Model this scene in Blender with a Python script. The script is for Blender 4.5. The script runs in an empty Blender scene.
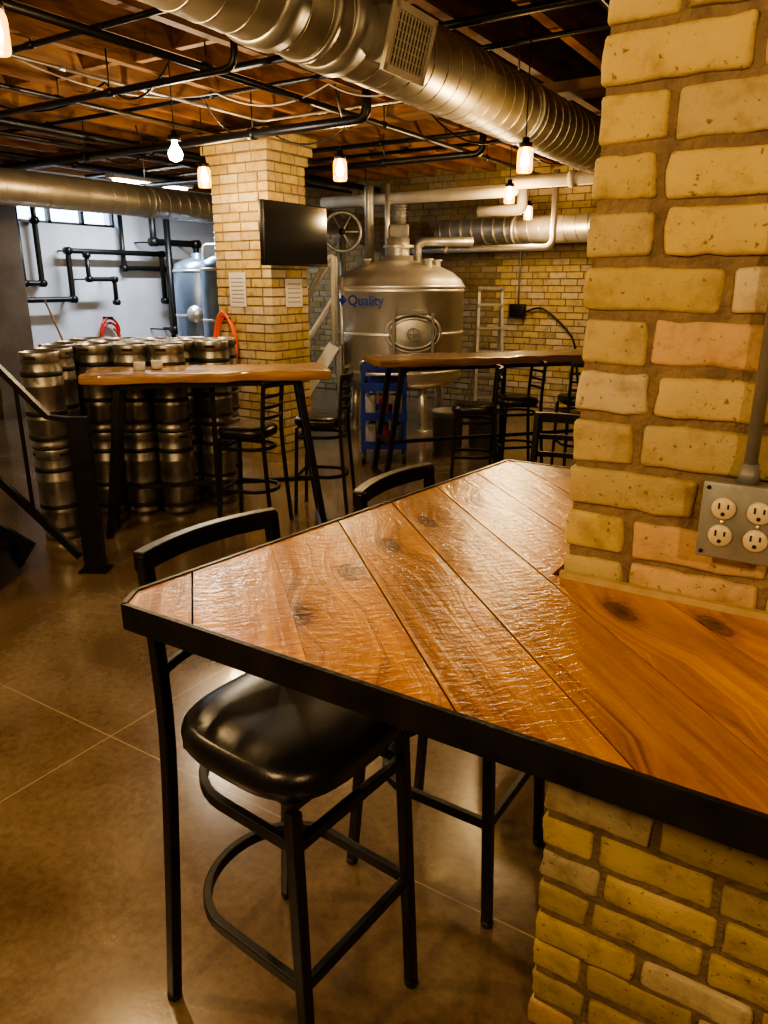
import bpy, math, random
from mathutils import Vector, Matrix, noise
random.seed(7)
scene = bpy.context.scene
R = math.radians(32.2)
def W(X, Y): return (.846*X-.533*Y, .533*X+.846*Y)

# ------------------------------------------------------------------ materials
def new_mat(name):
    m = bpy.data.materials.new(name); m.use_nodes = True
    nt = m.node_tree; b = nt.nodes['Principled BSDF']
    return m, nt, b
def N(nt, t, **kw):
    n = nt.nodes.new(t)
    for k, v in kw.items():
        if k in n.inputs: n.inputs[k].default_value = v
        else: setattr(n, k, v)
    return n
def ramp(nt, stops):
    r = nt.nodes.new('ShaderNodeValToRGB'); e = r.color_ramp.elements
    while len(e) < len(stops): e.new(.5)
    for i, (p, c) in enumerate(stops):
        e[i].position = p; e[i].color = (*c, 1)
    return r
def simple(name, c1, c2=None, rough=.5, metal=0, scale=8, bump=0, bscale=None, emis=None, es=0, stretch=(1,1,1), coat=0, rvar=0):
    m, nt, b = new_mat(name); L = nt.links
    c2 = c2 or tuple(x*.75 for x in c1)
    tc = N(nt, 'ShaderNodeTexCoord'); mp = N(nt, 'ShaderNodeMapping'); mp.inputs['Scale'].default_value = stretch
    L.new(tc.outputs['Object'], mp.inputs[0])
    no = N(nt, 'ShaderNodeTexNoise', Scale=scale, Detail=6.0); L.new(mp.outputs[0], no.inputs['Vector'])
    r = ramp(nt, [(.3, c2), (.7, c1)]); L.new(no.outputs[0], r.inputs[0]); L.new(r.outputs[0], b.inputs['Base Color'])
    b.inputs['Roughness'].default_value = rough; b.inputs['Metallic'].default_value = metal
    b.inputs['Coat Weight'].default_value = coat
    if rvar:
        mr = N(nt, 'ShaderNodeMapRange'); mr.inputs['To Min'].default_value = rough-rvar; mr.inputs['To Max'].default_value = rough+rvar
        L.new(no.outputs[0], mr.inputs[0]); L.new(mr.outputs[0], b.inputs['Roughness'])
    if bump:
        n2 = N(nt, 'ShaderNodeTexNoise', Scale=bscale or scale*3, Detail=5.0); L.new(mp.outputs[0], n2.inputs['Vector'])
        bp = N(nt, 'ShaderNodeBump', Strength=bump, Distance=.01); L.new(n2.outputs[0], bp.inputs['Height']); L.new(bp.outputs[0], b.inputs['Normal'])
    if emis:
        b.inputs['Emission Color'].default_value = (*emis, 1); b.inputs['Emission Strength'].default_value = es
    return m
def brick_mat(name, bumpd=.004, bsc=60, dark=1.0, smear=.45):
    m, nt, b = new_mat(name); L = nt.links
    at = N(nt, 'ShaderNodeAttribute', attribute_name='Col')
    tc = N(nt, 'ShaderNodeTexCoord')
    no = N(nt, 'ShaderNodeTexNoise', Scale=14.0, Detail=8.0, Roughness=.65); L.new(tc.outputs['Object'], no.inputs['Vector'])
    r = ramp(nt, [(.25, (.50*dark, .43*dark, .34*dark)), (.5, (dark, dark, dark)), (.8, (1.15*dark, 1.12*dark, 1.05*dark))]); L.new(no.outputs[0], r.inputs[0])
    mx = N(nt, 'ShaderNodeMix', data_type='RGBA', blend_type='MULTIPLY'); mx.inputs[0].default_value = 1
    L.new(at.outputs['Color'], mx.inputs[6]); L.new(r.outputs[0], mx.inputs[7])
    hz = N(nt, 'ShaderNodeTexNoise', Scale=5.0, Detail=7.0, Roughness=.7); L.new(tc.outputs['Object'], hz.inputs['Vector'])
    hr = N(nt, 'ShaderNodeMapRange'); hr.inputs['From Min'].default_value = .50; hr.inputs['From Max'].default_value = .70; hr.inputs['To Max'].default_value = smear; L.new(hz.outputs[0], hr.inputs[0])
    mh = N(nt, 'ShaderNodeMix', data_type='RGBA'); L.new(hr.outputs[0], mh.inputs[0]); L.new(mx.outputs[2], mh.inputs[6]); mh.inputs[7].default_value = (.42*dark, .34*dark, .20*dark, 1)
    v = N(nt, 'ShaderNodeTexNoise', Scale=95.0, Detail=3.0); L.new(tc.outputs['Object'], v.inputs['Vector'])
    pr = ramp(nt, [(.29, (.22, .17, .12)), (.36, (1, 1, 1))]); L.new(v.outputs[0], pr.inputs[0])
    m2 = N(nt, 'ShaderNodeMix', data_type='RGBA', blend_type='MULTIPLY'); m2.inputs[0].default_value = .75
    L.new(mh.outputs[2], m2.inputs[6]); L.new(pr.outputs[0], m2.inputs[7])
    L.new(m2.outputs[2], b.inputs['Base Color'])
    n2 = N(nt, 'ShaderNodeTexNoise', Scale=float(bsc), Detail=8.0, Roughness=.7); L.new(tc.outputs['Object'], n2.inputs['Vector'])
    bp = N(nt, 'ShaderNodeBump', Strength=.8, Distance=bumpd); L.new(n2.outputs[0], bp.inputs['Height']); L.new(bp.outputs[0], b.inputs['Normal'])
    b.inputs['Roughness'].default_value = .72
    return m
def plank_mat(name, ca, cb, cd, rough=.28, wavy=.5, coat=.4):
    m, nt, b = new_mat(name); L = nt.links
    uv = N(nt, 'ShaderNodeUVMap', uv_map='UV'); at = N(nt, 'ShaderNodeAttribute', attribute_name='Col')
    mk = N(nt, 'ShaderNodeMapping'); mk.inputs['Scale'].default_value = (2.4, 5.2, 1); L.new(uv.outputs[0], mk.inputs[0])
    vo = N(nt, 'ShaderNodeTexVoronoi', Scale=1.0, voronoi_dimensions='2D'); L.new(mk.outputs[0], vo.inputs['Vector'])
    kd = N(nt, 'ShaderNodeMapRange'); kd.inputs['From Min'].default_value = 0; kd.inputs['From Max'].default_value = .4; kd.inputs['To Min'].default_value = .05; kd.inputs['To Max'].default_value = 0
    L.new(vo.outputs['Distance'], kd.inputs[0])
    va = N(nt, 'ShaderNodeVectorMath', operation='ADD'); L.new(uv.outputs[0], va.inputs[0]); L.new(kd.outputs[0], va.inputs[1])
    mp = N(nt, 'ShaderNodeMapping'); mp.inputs['Scale'].default_value = (1.3, 30, 1); L.new(va.outputs[0], mp.inputs[0])
    no = N(nt, 'ShaderNodeTexNoise', Scale=1.6, Detail=10.0, Roughness=.66, Distortion=.9); L.new(mp.outputs[0], no.inputs['Vector'])
    r = ramp(nt, [(.30, cd), (.46, ca), (.68, cb)]); L.new(no.outputs[0], r.inputs[0])
    mb_ = N(nt, 'ShaderNodeMapping'); mb_.inputs['Scale'].default_value = (2, 6, 1); L.new(uv.outputs[0], mb_.inputs[0])
    nb = N(nt, 'ShaderNodeTexNoise', Scale=1.5, Detail=4.0); L.new(mb_.outputs[0], nb.inputs['Vector'])
    rb = ramp(nt, [(.3, (.58, .50, .42)), (.62, (1.1, 1.1, 1.1))]); L.new(nb.outputs[0], rb.inputs[0])
    m0 = N(nt, 'ShaderNodeMix', data_type='RGBA', blend_type='MULTIPLY'); m0.inputs[0].default_value = 1
    L.new(r.outputs[0], m0.inputs[6]); L.new(rb.outputs[0], m0.inputs[7])
    m1 = N(nt, 'ShaderNodeMix', data_type='RGBA', blend_type='MULTIPLY'); m1.inputs[0].default_value = 1
    L.new(m0.outputs[2], m1.inputs[6]); L.new(at.outputs['Color'], m1.inputs[7])
    nk = N(nt, 'ShaderNodeTexNoise', Scale=45.0, Detail=3.0); L.new(uv.outputs[0], nk.inputs['Vector'])
    ad = N(nt, 'ShaderNodeMath', operation='MULTIPLY_ADD'); ad.inputs[1].default_value = .06; L.new(nk.outputs[0], ad.inputs[0]); L.new(vo.outputs['Distance'], ad.inputs[2])
    rk = ramp(nt, [(.060, (.07, .04, .025)), (.090, (.34, .22, .15)), (.110, (.16, .10, .06)), (.130, (.60, .50, .42)), (.20, (1, 1, 1))]); L.new(ad.outputs[0], rk.inputs[0])
    m2 = N(nt, 'ShaderNodeMix', data_type='RGBA', blend_type='MULTIPLY'); m2.inputs[0].default_value = .95
    L.new(m1.outputs[2], m2.inputs[6]); L.new(rk.outputs[0], m2.inputs[7]); L.new(m2.outputs[2], b.inputs['Base Color'])
    mw = N(nt, 'ShaderNodeMapping'); mw.inputs['Scale'].default_value = (85, 32, 1); L.new(uv.outputs[0], mw.inputs[0])
    nw = N(nt, 'ShaderNodeTexNoise', Scale=1.0, Detail=4.0, Distortion=.6); L.new(mw.outputs[0], nw.inputs['Vector'])
    mg = N(nt, 'ShaderNodeMath', operation='MULTIPLY_ADD'); mg.inputs[1].default_value = .8; L.new(no.outputs[0], mg.inputs[0]); L.new(nw.outputs[0], mg.inputs[2])
    bp = N(nt, 'ShaderNodeBump', Strength=wavy, Distance=.0045); L.new(mg.outputs[0], bp.inputs['Height']); L.new(bp.outputs[0], b.inputs['Normal'])
    L.new(bp.outputs[0], b.inputs['Coat Normal'])
    b.inputs['Roughness'].default_value = rough; b.inputs['Coat Weight'].default_value = coat; b.inputs['Coat Roughness'].default_value = .12
    return m

M_black = simple('black_steel', (.012, .011, .010), (.006, .006, .006), .38, .3, 12, .08, 80)
M_frame = simple('worn_black_steel', (.020, .018, .016), (.007, .006, .006), .36, .4, 18, .15, 70)
M_vinyl = simple('black_vinyl', (.009, .009, .010), (.006, .006, .007), .30, 0, 6, .05, 180)
M_steel = simple('stainless', (.82, .79, .72), (.68, .66, .60), .36, .8, 5, .03, 12, rvar=.07)
M_keg = simple('keg_steel', (.40, .38, .35), (.20, .19, .17), .36, .9, 9, .04, 30)
M_galv = simple('galvanised', (.52, .51, .47), (.38, .37, .34), .42, .8, 14, .04, 20)
M_rubber = simple('rubber_band', (.015, .015, .017), None, .5)
M_white = simple('white_wall', (.62, .66, .72), (.50, .53, .58), .7, 0, 2.5, .1, 30)
M_rail = simple('white_rail', (.70, .70, .68), (.60, .60, .58), .4, .1, 10)
M_pipew = simple('white_insulation', (.66, .60, .48), (.50, .45, .36), .6, 0, 6)
M_mortar = simple('mortar', (.25, .175, .105), (.14, .095, .06), .9, 0, 22, .9, 70)
M_mortar2 = simple('mortar_far', (.20, .14, .08), (.13, .09, .05), .9, 0, 12)
M_brick = brick_mat('cream_brick', smear=.45); M_brick2 = brick_mat('cream_brick_far', .002, 40, .9, .3)
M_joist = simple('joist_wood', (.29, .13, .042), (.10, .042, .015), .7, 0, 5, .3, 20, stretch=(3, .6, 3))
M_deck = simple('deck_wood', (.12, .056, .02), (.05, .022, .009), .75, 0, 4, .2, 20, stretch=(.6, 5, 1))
M_beam = simple('beam_wood', (.16, .075, .028), (.06, .027, .011), .7, 0, 4, .3, 20, stretch=(.6, 4, 4))
M_blue = simple('blue_paint', (.015, .05, .35), (.01, .03, .22), .35)
M_bluesteel = simple('blue_reflection_steel', (.34, .44, .58), (.23, .32, .45), .32, .8, 4)  # bluish reflections on the stainless fermenters, put into the base colour
M_orange = simple('orange_hose', (.85, .13, .02), (.7, .09, .01), .4)
M_red = simple('red_hose', (.6, .04, .02), None, .4)
M_paper = simple('paper', (.62, .60, .56), (.54, .52, .48), .8, 0, 30)
M_ink = simple('print_ink', (.30, .30, .30), None, .8)
M_grey = simple('grey_box_steel', (.24, .24, .23), (.17, .17, .16), .5, .35, 30)
M_plate = simple('cover_plate', (.30, .30, .28), (.22, .22, .20), .45, .45, 30, .05, 60)
M_ivory = simple('ivory_plastic', (.62, .53, .34), (.56, .47, .29), .4)
M_dark = simple('dark_hole', (.008, .007, .006), None, .8)
M_conc = simple('dark_wall', (.15, .11, .075), (.08, .06, .04), .85, 0, 3, .2, 20)
M_screen = simple('tv_screen', (.008, .008, .010), (.006, .006, .008), .12)
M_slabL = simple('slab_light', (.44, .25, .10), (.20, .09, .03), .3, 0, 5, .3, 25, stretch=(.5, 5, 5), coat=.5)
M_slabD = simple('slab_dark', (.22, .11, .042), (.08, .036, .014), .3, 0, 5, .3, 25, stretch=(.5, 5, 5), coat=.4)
M_trim = simple('trim_strip', (.48, .36, .17), (.36, .25, .10), .5, 0, 30)
M_top = plank_mat('oiled_cedar', (.46, .188, .018), (.66, .325, .042), (.18, .058, .007), wavy=.42)
M_bulb = simple('bulb', (1, .8, .4), None, .5, emis=(1, .70, .28), es=40)
M_bulbw = simple('bulb_cool', (1, .9, .7), None, .5, emis=(1, .9, .68), es=50)
def jar_mat():
    m, nt, b = new_mat('jar_glass'); L = nt.links
    t = N(nt, 'ShaderNodeBsdfTransparent'); t.inputs[0].default_value = (1, .86, .52, 1)
    g = N(nt, 'ShaderNodeBsdfGlossy', Roughness=.1)
    e = N(nt, 'ShaderNodeEmission'); e.inputs[0].default_value = (1, .48, .07, 1); e.inputs[1].default_value = 2.2
    mx = N(nt, 'ShaderNodeMixShader'); mx.inputs[0].default_value = .12; L.new(t.outputs[0], mx.inputs[1]); L.new(g.outputs[0], mx.inputs[2])
    ad = N(nt, 'ShaderNodeAddShader'); L.new(mx.outputs[0], ad.inputs[0]); L.new(e.outputs[0], ad.inputs[1])
    L.new(ad.outputs[0], nt.nodes['Material Output'].inputs[0]); return m
M_jar = jar_mat()
def glass_mat():
    m, nt, b = new_mat('window_glass'); L = nt.links
    t = N(nt, 'ShaderNodeBsdfTransparent'); g = N(nt, 'ShaderNodeBsdfGlossy', Roughness=.05)
    mx = N(nt, 'ShaderNodeMixShader'); mx.inputs[0].default_value = .08; L.new(t.outputs[0], mx.inputs[1]); L.new(g.outputs[0], mx.inputs[2])
    L.new(mx.outputs[0], nt.nodes['Material Output'].inputs[0]); return m
M_glass = glass_mat()
M_duct = simple('spiral_duct', (.56, .52, .43), (.40, .37, .31), .40, .8, 7, .05, 14)
def floor_mat():
    m, nt, b = new_mat('polished_concrete'); L = nt.links
    tc = N(nt, 'ShaderNodeTexCoord')
    n1 = N(nt, 'ShaderNodeTexNoise', Scale=1.5, Detail=11.0, Roughness=.66, Distortion=.4); L.new(tc.outputs['Object'], n1.inputs['Vector'])
    r = ramp(nt, [(.32, (.095, .058, .031)), (.5, (.150, .104, .060)), (.68, (.225, .172, .108))]); L.new(n1.outputs[0], r.inputs[0])
    n2 = N(nt, 'ShaderNodeTexNoise', Scale=38.0, Detail=5.0, Roughness=.7); L.new(tc.outputs['Object'], n2.inputs['Vector'])
    r2 = ramp(nt, [(.35, (.76, .74, .72)), (.6, (1.06, 1.06, 1.06))]); L.new(n2.outputs[0], r2.inputs[0])
    mx = N(nt, 'ShaderNodeMix', data_type='RGBA', blend_type='MULTIPLY'); mx.inputs[0].default_value = 1
    L.new(r.outputs[0], mx.inputs[6]); L.new(r2.outputs[0], mx.inputs[7])
    sp = N(nt, 'ShaderNodeSeparateXYZ'); L.new(tc.outputs['Object'], sp.inputs[0])
    def line(out, off, per):
        a = N(nt, 'ShaderNodeMath', operation='ADD'); a.inputs[1].default_value = off; L.new(out, a.inputs[0])
        p = N(nt, 'ShaderNodeMath', operation='PINGPONG'); p.inputs[1].default_value = per/2; L.new(a.outputs[0], p.inputs[0])
        c = N(nt, 'ShaderNodeMath', operation='LESS_THAN'); c.inputs[1].default_value = .0024; L.new(p.outputs[0], c.inputs[0]); return c
    a = line(sp.outputs[0], 2.07, 4.2); c = line(sp.outputs[1], -1.43, 4.2)
    mm = N(nt, 'ShaderNodeMath', operation='MAXIMUM'); L.new(a.outputs[0], mm.inputs[0]); L.new(c.outputs[0], mm.inputs[1])
    m2 = N(nt, 'ShaderNodeMix', data_type='RGBA'); L.new(mm.outputs[0], m2.inputs[0]); L.new(mx.outputs[2], m2.inputs[6]); m2.inputs[7].default_value = (.32, .25, .16, 1)
    L.new(m2.outputs[2], b.inputs['Base Color'])
    mr = N(nt, 'ShaderNodeMapRange'); mr.inputs['To Min'].default_value = .12; mr.inputs['To Max'].default_value = .36; L.new(n1.outputs[0], mr.inputs[0]); L.new(mr.outputs[0], b.inputs['Roughness'])
    bp = N(nt, 'ShaderNodeBump', Strength=.10, Distance=.004); L.new(n2.outputs[0], bp.inputs['Height']); L.new(bp.outputs[0], b.inputs['Normal'])
    b.inputs['Coat Weight'].default_value = .8; b.inputs['Coat Roughness'].default_value = .12
    b.inputs['Specular IOR Level'].default_value = .8
    return m
M_floor = floor_mat()

# ------------------------------------------------------------------ mesh builder
class MB:
    def __init__(s): s.v = []; s.f = []; s.m = []; s.s = []; s.c = []; s.mats = []; s.uv = None
    def mi(s, mat):
        if mat not in s.mats: s.mats.append(mat)
        return s.mats.index(mat)
    def add(s, vs, fs, mat, smooth=False, col=(1, 1, 1)):
        o = len(s.v); s.v += [tuple(v) for v in vs]; k = s.mi(mat)
        for f in fs:
            s.f.append([i+o for i in f]); s.m.append(k); s.s.append(smooth); s.c.append(col)
    def box(s, c, d, mat, rot=None, col=(1, 1, 1)):
        vs = []
        for x in (-1, 1):
            for y in (-1, 1):
                for z in (-1, 1):
                    p = Vector((x*d[0]/2, y*d[1]/2, z*d[2]/2))
                    if rot: p = rot @ p
                    vs.append(p+Vector(c))
        s.add(vs, [(0, 1, 3, 2), (4, 6, 7, 5), (0, 4, 5, 1), (2, 3, 7, 6), (0, 2, 6, 4), (1, 5, 7, 3)], mat, False, col)
    def rbox(s, c, d, mat, r=.005, div=(2, 2, 2), amp=0, freq=20, seed=0, rot=None, col=(1, 1, 1), smooth=True):
        nx, ny, nz = div; idx = {}; vs = []; h = Vector(d)/2; C = Vector(c)
        def tick(i, n, hh):
            if i == 0: return -hh
            if i == n: return hh
            if n <= 2: return 0
            return -hh+r+(2*hh-2*r)*(i-1)/(n-2)
        def V(i, j, k):
            key = (i, j, k)
            if key in idx: return idx[key]
            p = Vector((tick(i, nx, h.x), tick(j, ny, h.y), tick(k, nz, h.z)))
            q = Vector((max(-h.x+r, min(h.x-r, p.x)), max(-h.y+r, min(h.y-r, p.y)), max(-h.z+r, min(h.z-r, p.z))))
            dd = p-q
            if dd.length > 1e-7: p = q+dd.normalized()*r
            if amp:
                w = p*freq+Vector((seed*7.3, seed*3.1, seed*1.7))
                p = p+noise.noise_vector(w)*amp+noise.noise_vector(w*2.7)*amp*.4
            if rot: p = rot @ p
            idx[key] = len(vs); vs.append(p+C); return idx[key]
        fs = []
        for i in range(nx):
            for j in range(ny):
                fs.append((V(i, j, 0), V(i, j+1, 0), V(i+1, j+1, 0), V(i+1, j, 0)))
                fs.append((V(i, j, nz), V(i+1, j, nz), V(i+1, j+1, nz), V(i, j+1, nz)))
        for i in range(nx):
            for k in range(nz):
                fs.append((V(i, 0, k), V(i+1, 0, k), V(i+1, 0, k+1), V(i, 0, k+1)))
                fs.append((V(i, ny, k), V(i, ny, k+1), V(i+1, ny, k+1), V(i+1, ny, k)))
        for j in range(ny):
            for k in range(nz):
                fs.append((V(0, j, k), V(0, j, k+1), V(0, j+1, k+1), V(0, j+1, k)))
                fs.append((V(nx, j, k), V(nx, j+1, k), V(nx, j+1, k+1), V(nx, j, k+1)))
        s.add(vs, fs, mat, smooth, col)
    def lathe(s, prof, mat, c=(0, 0, 0), n=32, rot=None, smooth=True):
        vs = []; fs = []
        for r, z in prof:
            for i in range(n):
                a = 2*math.pi*i/n; p = Vector((r*math.cos(a), r*math.sin(a), z))
                if rot: p = rot @ p
                vs.append(p+Vector(c))
        for k in range(len(prof)-1):
            for i in range(n):
                j = (i+1) % n
                fs.append((k*n+i, k*n+j, (k+1)*n+j, (k+1)*n+i))
        if prof[0][0] > 1e-4: fs.append(tuple(range(n))[::-1])
        if prof[-1][0] > 1e-4: fs.append(tuple((len(prof)-1)*n+i for i in range(n)))
        s.add(vs, fs, mat, smooth)
    def tube(s, pts, r, mat, n=10, closed=False, rect=None, ref=(0, 0, 1), smooth=True):
        P = [Vector(p) for p in pts]; m = len(P); vs = []; fs = []; nrm = None
        for i in range(m):
            if closed: t = (P[(i+1) % m]-P[i-1]).normalized()
            else: t = (P[min(i+1, m-1)]-P[max(i-1, 0)]).normalized()
            if rect:
                side = t.cross(Vector(ref)).normalized(); up = side.cross(t).normalized()
                w, h = rect[0]/2, rect[1]/2
                for a, b in ((-w, -h), (w, -h), (w, h), (-w, h)): vs.append(P[i]+side*a+up*b)
            else:
                if nrm is None:
                    nrm = t.cross(Vector((0, 0, 1)) if abs(t.z) < .9 else Vector((1, 0, 0))).normalized()
                nrm = (nrm-t*nrm.dot(t)).normalized(); bn = t.cross(nrm)
                for k in range(n):
                    a = 2*math.pi*k/n; vs.append(P[i]+nrm*math.cos(a)*r+bn*math.sin(a)*r)
        q = 4 if rect else n
        for i in range(m if closed else m-1):
            j = (i+1) % m
            for k in range(q):
                l = (k+1) % q; fs.append((i*q+k, i*q+l, j*q+l, j*q+k))
        if not closed:
            fs.append(tuple(range(q))[::-1]); fs.append(tuple((m-1)*q+k for k in range(q)))
        s.add(vs, fs, mat, smooth and not rect)
    def obj(s, name, loc=(0, 0, 0), rz=0, parent=None, bevel=0):
        me = bpy.data.meshes.new(name); me.from_pydata(s.v, [], s.f)
        for m in s.mats: me.materials.append(m)
        me.polygons.foreach_set('material_index', s.m); me.polygons.foreach_set('use_smooth', s.s)
        ca = me.color_attributes.new('Col', 'FLOAT_COLOR', 'CORNER')
        buf = []
        for p, c in zip(me.polygons, s.c): buf += [c[0], c[1], c[2], 1.0]*p.loop_total
        ca.data.foreach_set('color', buf)
        if s.uv:
            ul = me.uv_layers.new(name='UV'); b2 = []
            for p in me.polygons:
                fn = s.uv.get(p.index)
                for li in p.loop_indices:
                    co = me.vertices[me.loops[li].vertex_index].co
                    b2 += list(fn(co)) if fn else [co.x, co.y]
            ul.data.foreach_set('uv', b2)
        me.update(); me.validate()
        import bmesh
        bm = bmesh.new(); bm.from_mesh(me); bmesh.ops.recalc_face_normals(bm, faces=bm.faces); bm.to_mesh(me); bm.free()
        o = bpy.data.objects.new(name, me); scene.collection.objects.link(o)
        o.location = loc; o.rotation_euler = (0, 0, rz)
        if parent: o.parent = parent
        if bevel:
            bv = o.modifiers.new('bevel', 'BEVEL'); bv.width = bevel; bv.segments = 2; bv.limit_method = 'ANGLE'
        return o
def fillet(pts, r=.05, n=5, closed=False):
    P = [Vector(p) for p in pts]; out = []; m = len(P)
    for i in range(m):
        if not closed and i in (0, m-1): out.append(P[i]); continue
        a, b, c = P[i-1], P[i], P[(i+1) % m]
        ra = min(r, (a-b).length*.48); rc = min(r, (c-b).length*.48)
        p0 = b+(a-b).normalized()*ra; p2 = b+(c-b).normalized()*rc
        for k in range(n+1):
            t = k/n; out.append(p0*(1-t)**2+b*2*t*(1-t)+p2*t*t)
    return out
def inst(o, loc, rz=0, scale=1, name=None):
    n = bpy.data.objects.new(name or o.name.split('.')[0], o.data); scene.collection.objects.link(n)
    n.location = loc; n.rotation_euler = (0, 0, rz); n.scale = (scale,)*3
    for md in o.modifiers:
        if md.type == 'BEVEL':
            b = n.modifiers.new('bevel', 'BEVEL'); b.width = md.width; b.segments = 2; b.limit_method = 'ANGLE'
    return n

# ------------------------------------------------------------------ room shell
XL, XR, YB, YF, ZC = -9.0, 3.2, -4.0, 9.2, 3.12
b = MB(); b.box(((XL+XR)/2, (YB+YF)/2, -.05), (XR-XL+.6, YF-YB+.6, .1), M_floor); b.obj('floor')
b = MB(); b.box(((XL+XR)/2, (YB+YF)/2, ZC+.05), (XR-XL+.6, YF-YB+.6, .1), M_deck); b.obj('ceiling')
wz0, wz1, wb0, wb1 = 2.28, 2.62, 5.85, 7.35
b = MB()
b.box((XL-.15, (YB+YF)/2, wz0/2), (.3, YF-YB, wz0), M_white)
b.box((XL-.15, (YB+YF)/2, (wz1+ZC)/2), (.3, YF-YB, ZC-wz1), M_white)
b.box((XL-.15, (YB+wb0)/2, (wz0+wz1)/2), (.3, wb0-YB, wz1-wz0), M_white)
b.box((XL-.15, (wb1+YF)/2, (wz0+wz1)/2), (.3, YF-wb1, wz1-wz0), M_white)
b.obj('wall_left')
b = MB(); b.box((XL-.15, (wb0+wb1)/2, (wz0+wz1)/2), (.01, wb1-wb0, wz1-wz0), M_glass)
for k in range(4):
    b.box((XL-.12, wb0+(wb1-wb0)*k/3, (wz0+wz1)/2), (.06, .05, wz1-wz0), M_frame)
b.box((XL-.12, (wb0+wb1)/2, wz0+.02), (.06, wb1-wb0, .04), M_frame); b.box((XL-.12, (wb0+wb1)/2, wz1-.02), (.06, wb1-wb0, .04), M_frame)
b.obj('window_1')
b = MB(); b.box((XR+.15, (YB+YF)/2, ZC/2), (.3, YF-YB, ZC), M_conc); b.obj('wall_right')
b = MB(); b.box(((XL+XR)/2, YB-.15, ZC/2), (XR-XL, .3, ZC), M_conc); b.obj('wall_front')

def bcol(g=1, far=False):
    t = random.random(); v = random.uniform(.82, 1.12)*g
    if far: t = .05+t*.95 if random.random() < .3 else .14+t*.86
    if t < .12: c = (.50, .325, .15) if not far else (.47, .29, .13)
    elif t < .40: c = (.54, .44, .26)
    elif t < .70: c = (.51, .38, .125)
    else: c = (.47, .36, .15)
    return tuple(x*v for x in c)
def split(L, start, lb, j):
    out = []; x = 0
    first = lb if not start else lb*random.uniform(.45, .6)
    w = first
    while x < L-.02:
        w = min(w, L-x)
        if L-(x+w)-j < .035: w = L-x
        out.append((x, w)); x += w+j; w = lb*random.uniform(.96, 1.03)
    return out
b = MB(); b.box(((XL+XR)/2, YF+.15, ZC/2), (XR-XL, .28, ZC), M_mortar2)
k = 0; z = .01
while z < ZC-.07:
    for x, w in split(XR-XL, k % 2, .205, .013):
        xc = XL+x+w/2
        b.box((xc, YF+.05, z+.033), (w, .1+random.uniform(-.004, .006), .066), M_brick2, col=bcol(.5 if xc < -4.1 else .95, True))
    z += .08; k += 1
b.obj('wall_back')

def pillar(x0, x1, y0, y1, z0, z1, near):
    b = MB(); D = .1; j = .014; H = .065; P = .080
    mort = M_mortar if near else M_mortar2; mt = M_brick if near else M_brick2
    b.box(((x0+x1)/2, (y0+y1)/2, (z0+z1)/2), (x1-x0-.014, y1-y0-.014, z1-z0), mort)
    k = 0; z = z0+.006; sd = 0
    while z < z1-.05:
        ev = k % 2
        rows = []
        for yy, s in ((y0, 1), (y1, -1)):
            a0, a1 = (x0, x1) if ev else (x0+D+j, x1-D-j)
            for x, w in split(a1-a0, ev == 1 and k % 4 == 1, .203, j): rows.append(((a0+x+w/2, yy+s*D/2, z+H/2), (w, D, H), 1))
        for xx, s in ((x0, 1), (x1, -1)):
            a0, a1 = (y0+D+j, y1-D-j) if ev else (y0, y1)
            for x, w in split(a1-a0, 0, .203, j): rows.append(((xx+s*D/2, a0+x+w/2, z+H/2), (D, w, H), 0))
        for c, d, ax in rows:
            sd += 1; col = bcol(1, not near)
            off = random.uniform(-.003, .005)
            if near:
                c = (c[0]+(off if not ax else 0), c[1]-(off if ax else 0), c[2]+random.uniform(-.002, .002))
                d = (d[0], d[1], d[2]*random.uniform(.95, 1.06))
                rt = Matrix.Rotation(random.uniform(-.012, .012), 3, 'Y' if ax else 'X')
                dv = (9, 3, 5) if ax else (3, 9, 5)
                b.rbox(c, d, mt, .007, dv, .0045, 26, sd, rt, col)
            else:
                c = (c[0], c[1]-(off if ax else 0), c[2])
                b.box(c, d, mt, col=col)
        z += P; k += 1
    return b
PX0, PX1, PY0, PY1 = -.385, .32, 1.21, 1.86
pillar(PX0, PX1, PY0, PY1, 0, ZC, True).obj('brick_pillar')
c2 = pillar(-5.18, -4.52, 5.30, 5.82, 0, 2.56, False)
for i, e in enumerate((.03, .06, .09)):
    c2.box((-4.85, 5.56, 2.56+.08*i+.04), (.66+2*e-.02, .52+2*e-.02, .08), M_mortar2)
    for kx in range(4):
        for ky in range(3):
            if 0 < kx < 3 and ky == 1: continue
            lx = (.66+2*e)/4; ly = (.52+2*e)/3
            c2.box((-5.18-e+lx*(kx+.5), 5.30-e+ly*(ky+.5), 2.56+.08*i+.035), (lx-.012, ly-.012, .066), M_brick2, col=bcol(1, True))
c2.obj('brick_pillar')
b = MB(); b.box((-8.74, 5.25, ZC/2), (.5, .5, ZC), M_conc); b.box((-8.74, 5.25, .1), (.54, .54, .2), M_conc); b.obj('concrete_pier')

# ------------------------------------------------------------------ ceiling timbers
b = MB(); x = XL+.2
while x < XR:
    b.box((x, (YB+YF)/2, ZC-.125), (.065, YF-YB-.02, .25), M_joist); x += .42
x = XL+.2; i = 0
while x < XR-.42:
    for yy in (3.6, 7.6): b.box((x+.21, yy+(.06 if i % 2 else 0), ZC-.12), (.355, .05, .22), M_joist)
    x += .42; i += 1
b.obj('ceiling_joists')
b = MB()
for yy in (-1.2, 5.56): b.box(((XL+XR)/2, yy, 2.835), (XR-XL-.02, .26, .07), M_beam)
b.obj('ceiling_beam')

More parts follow.
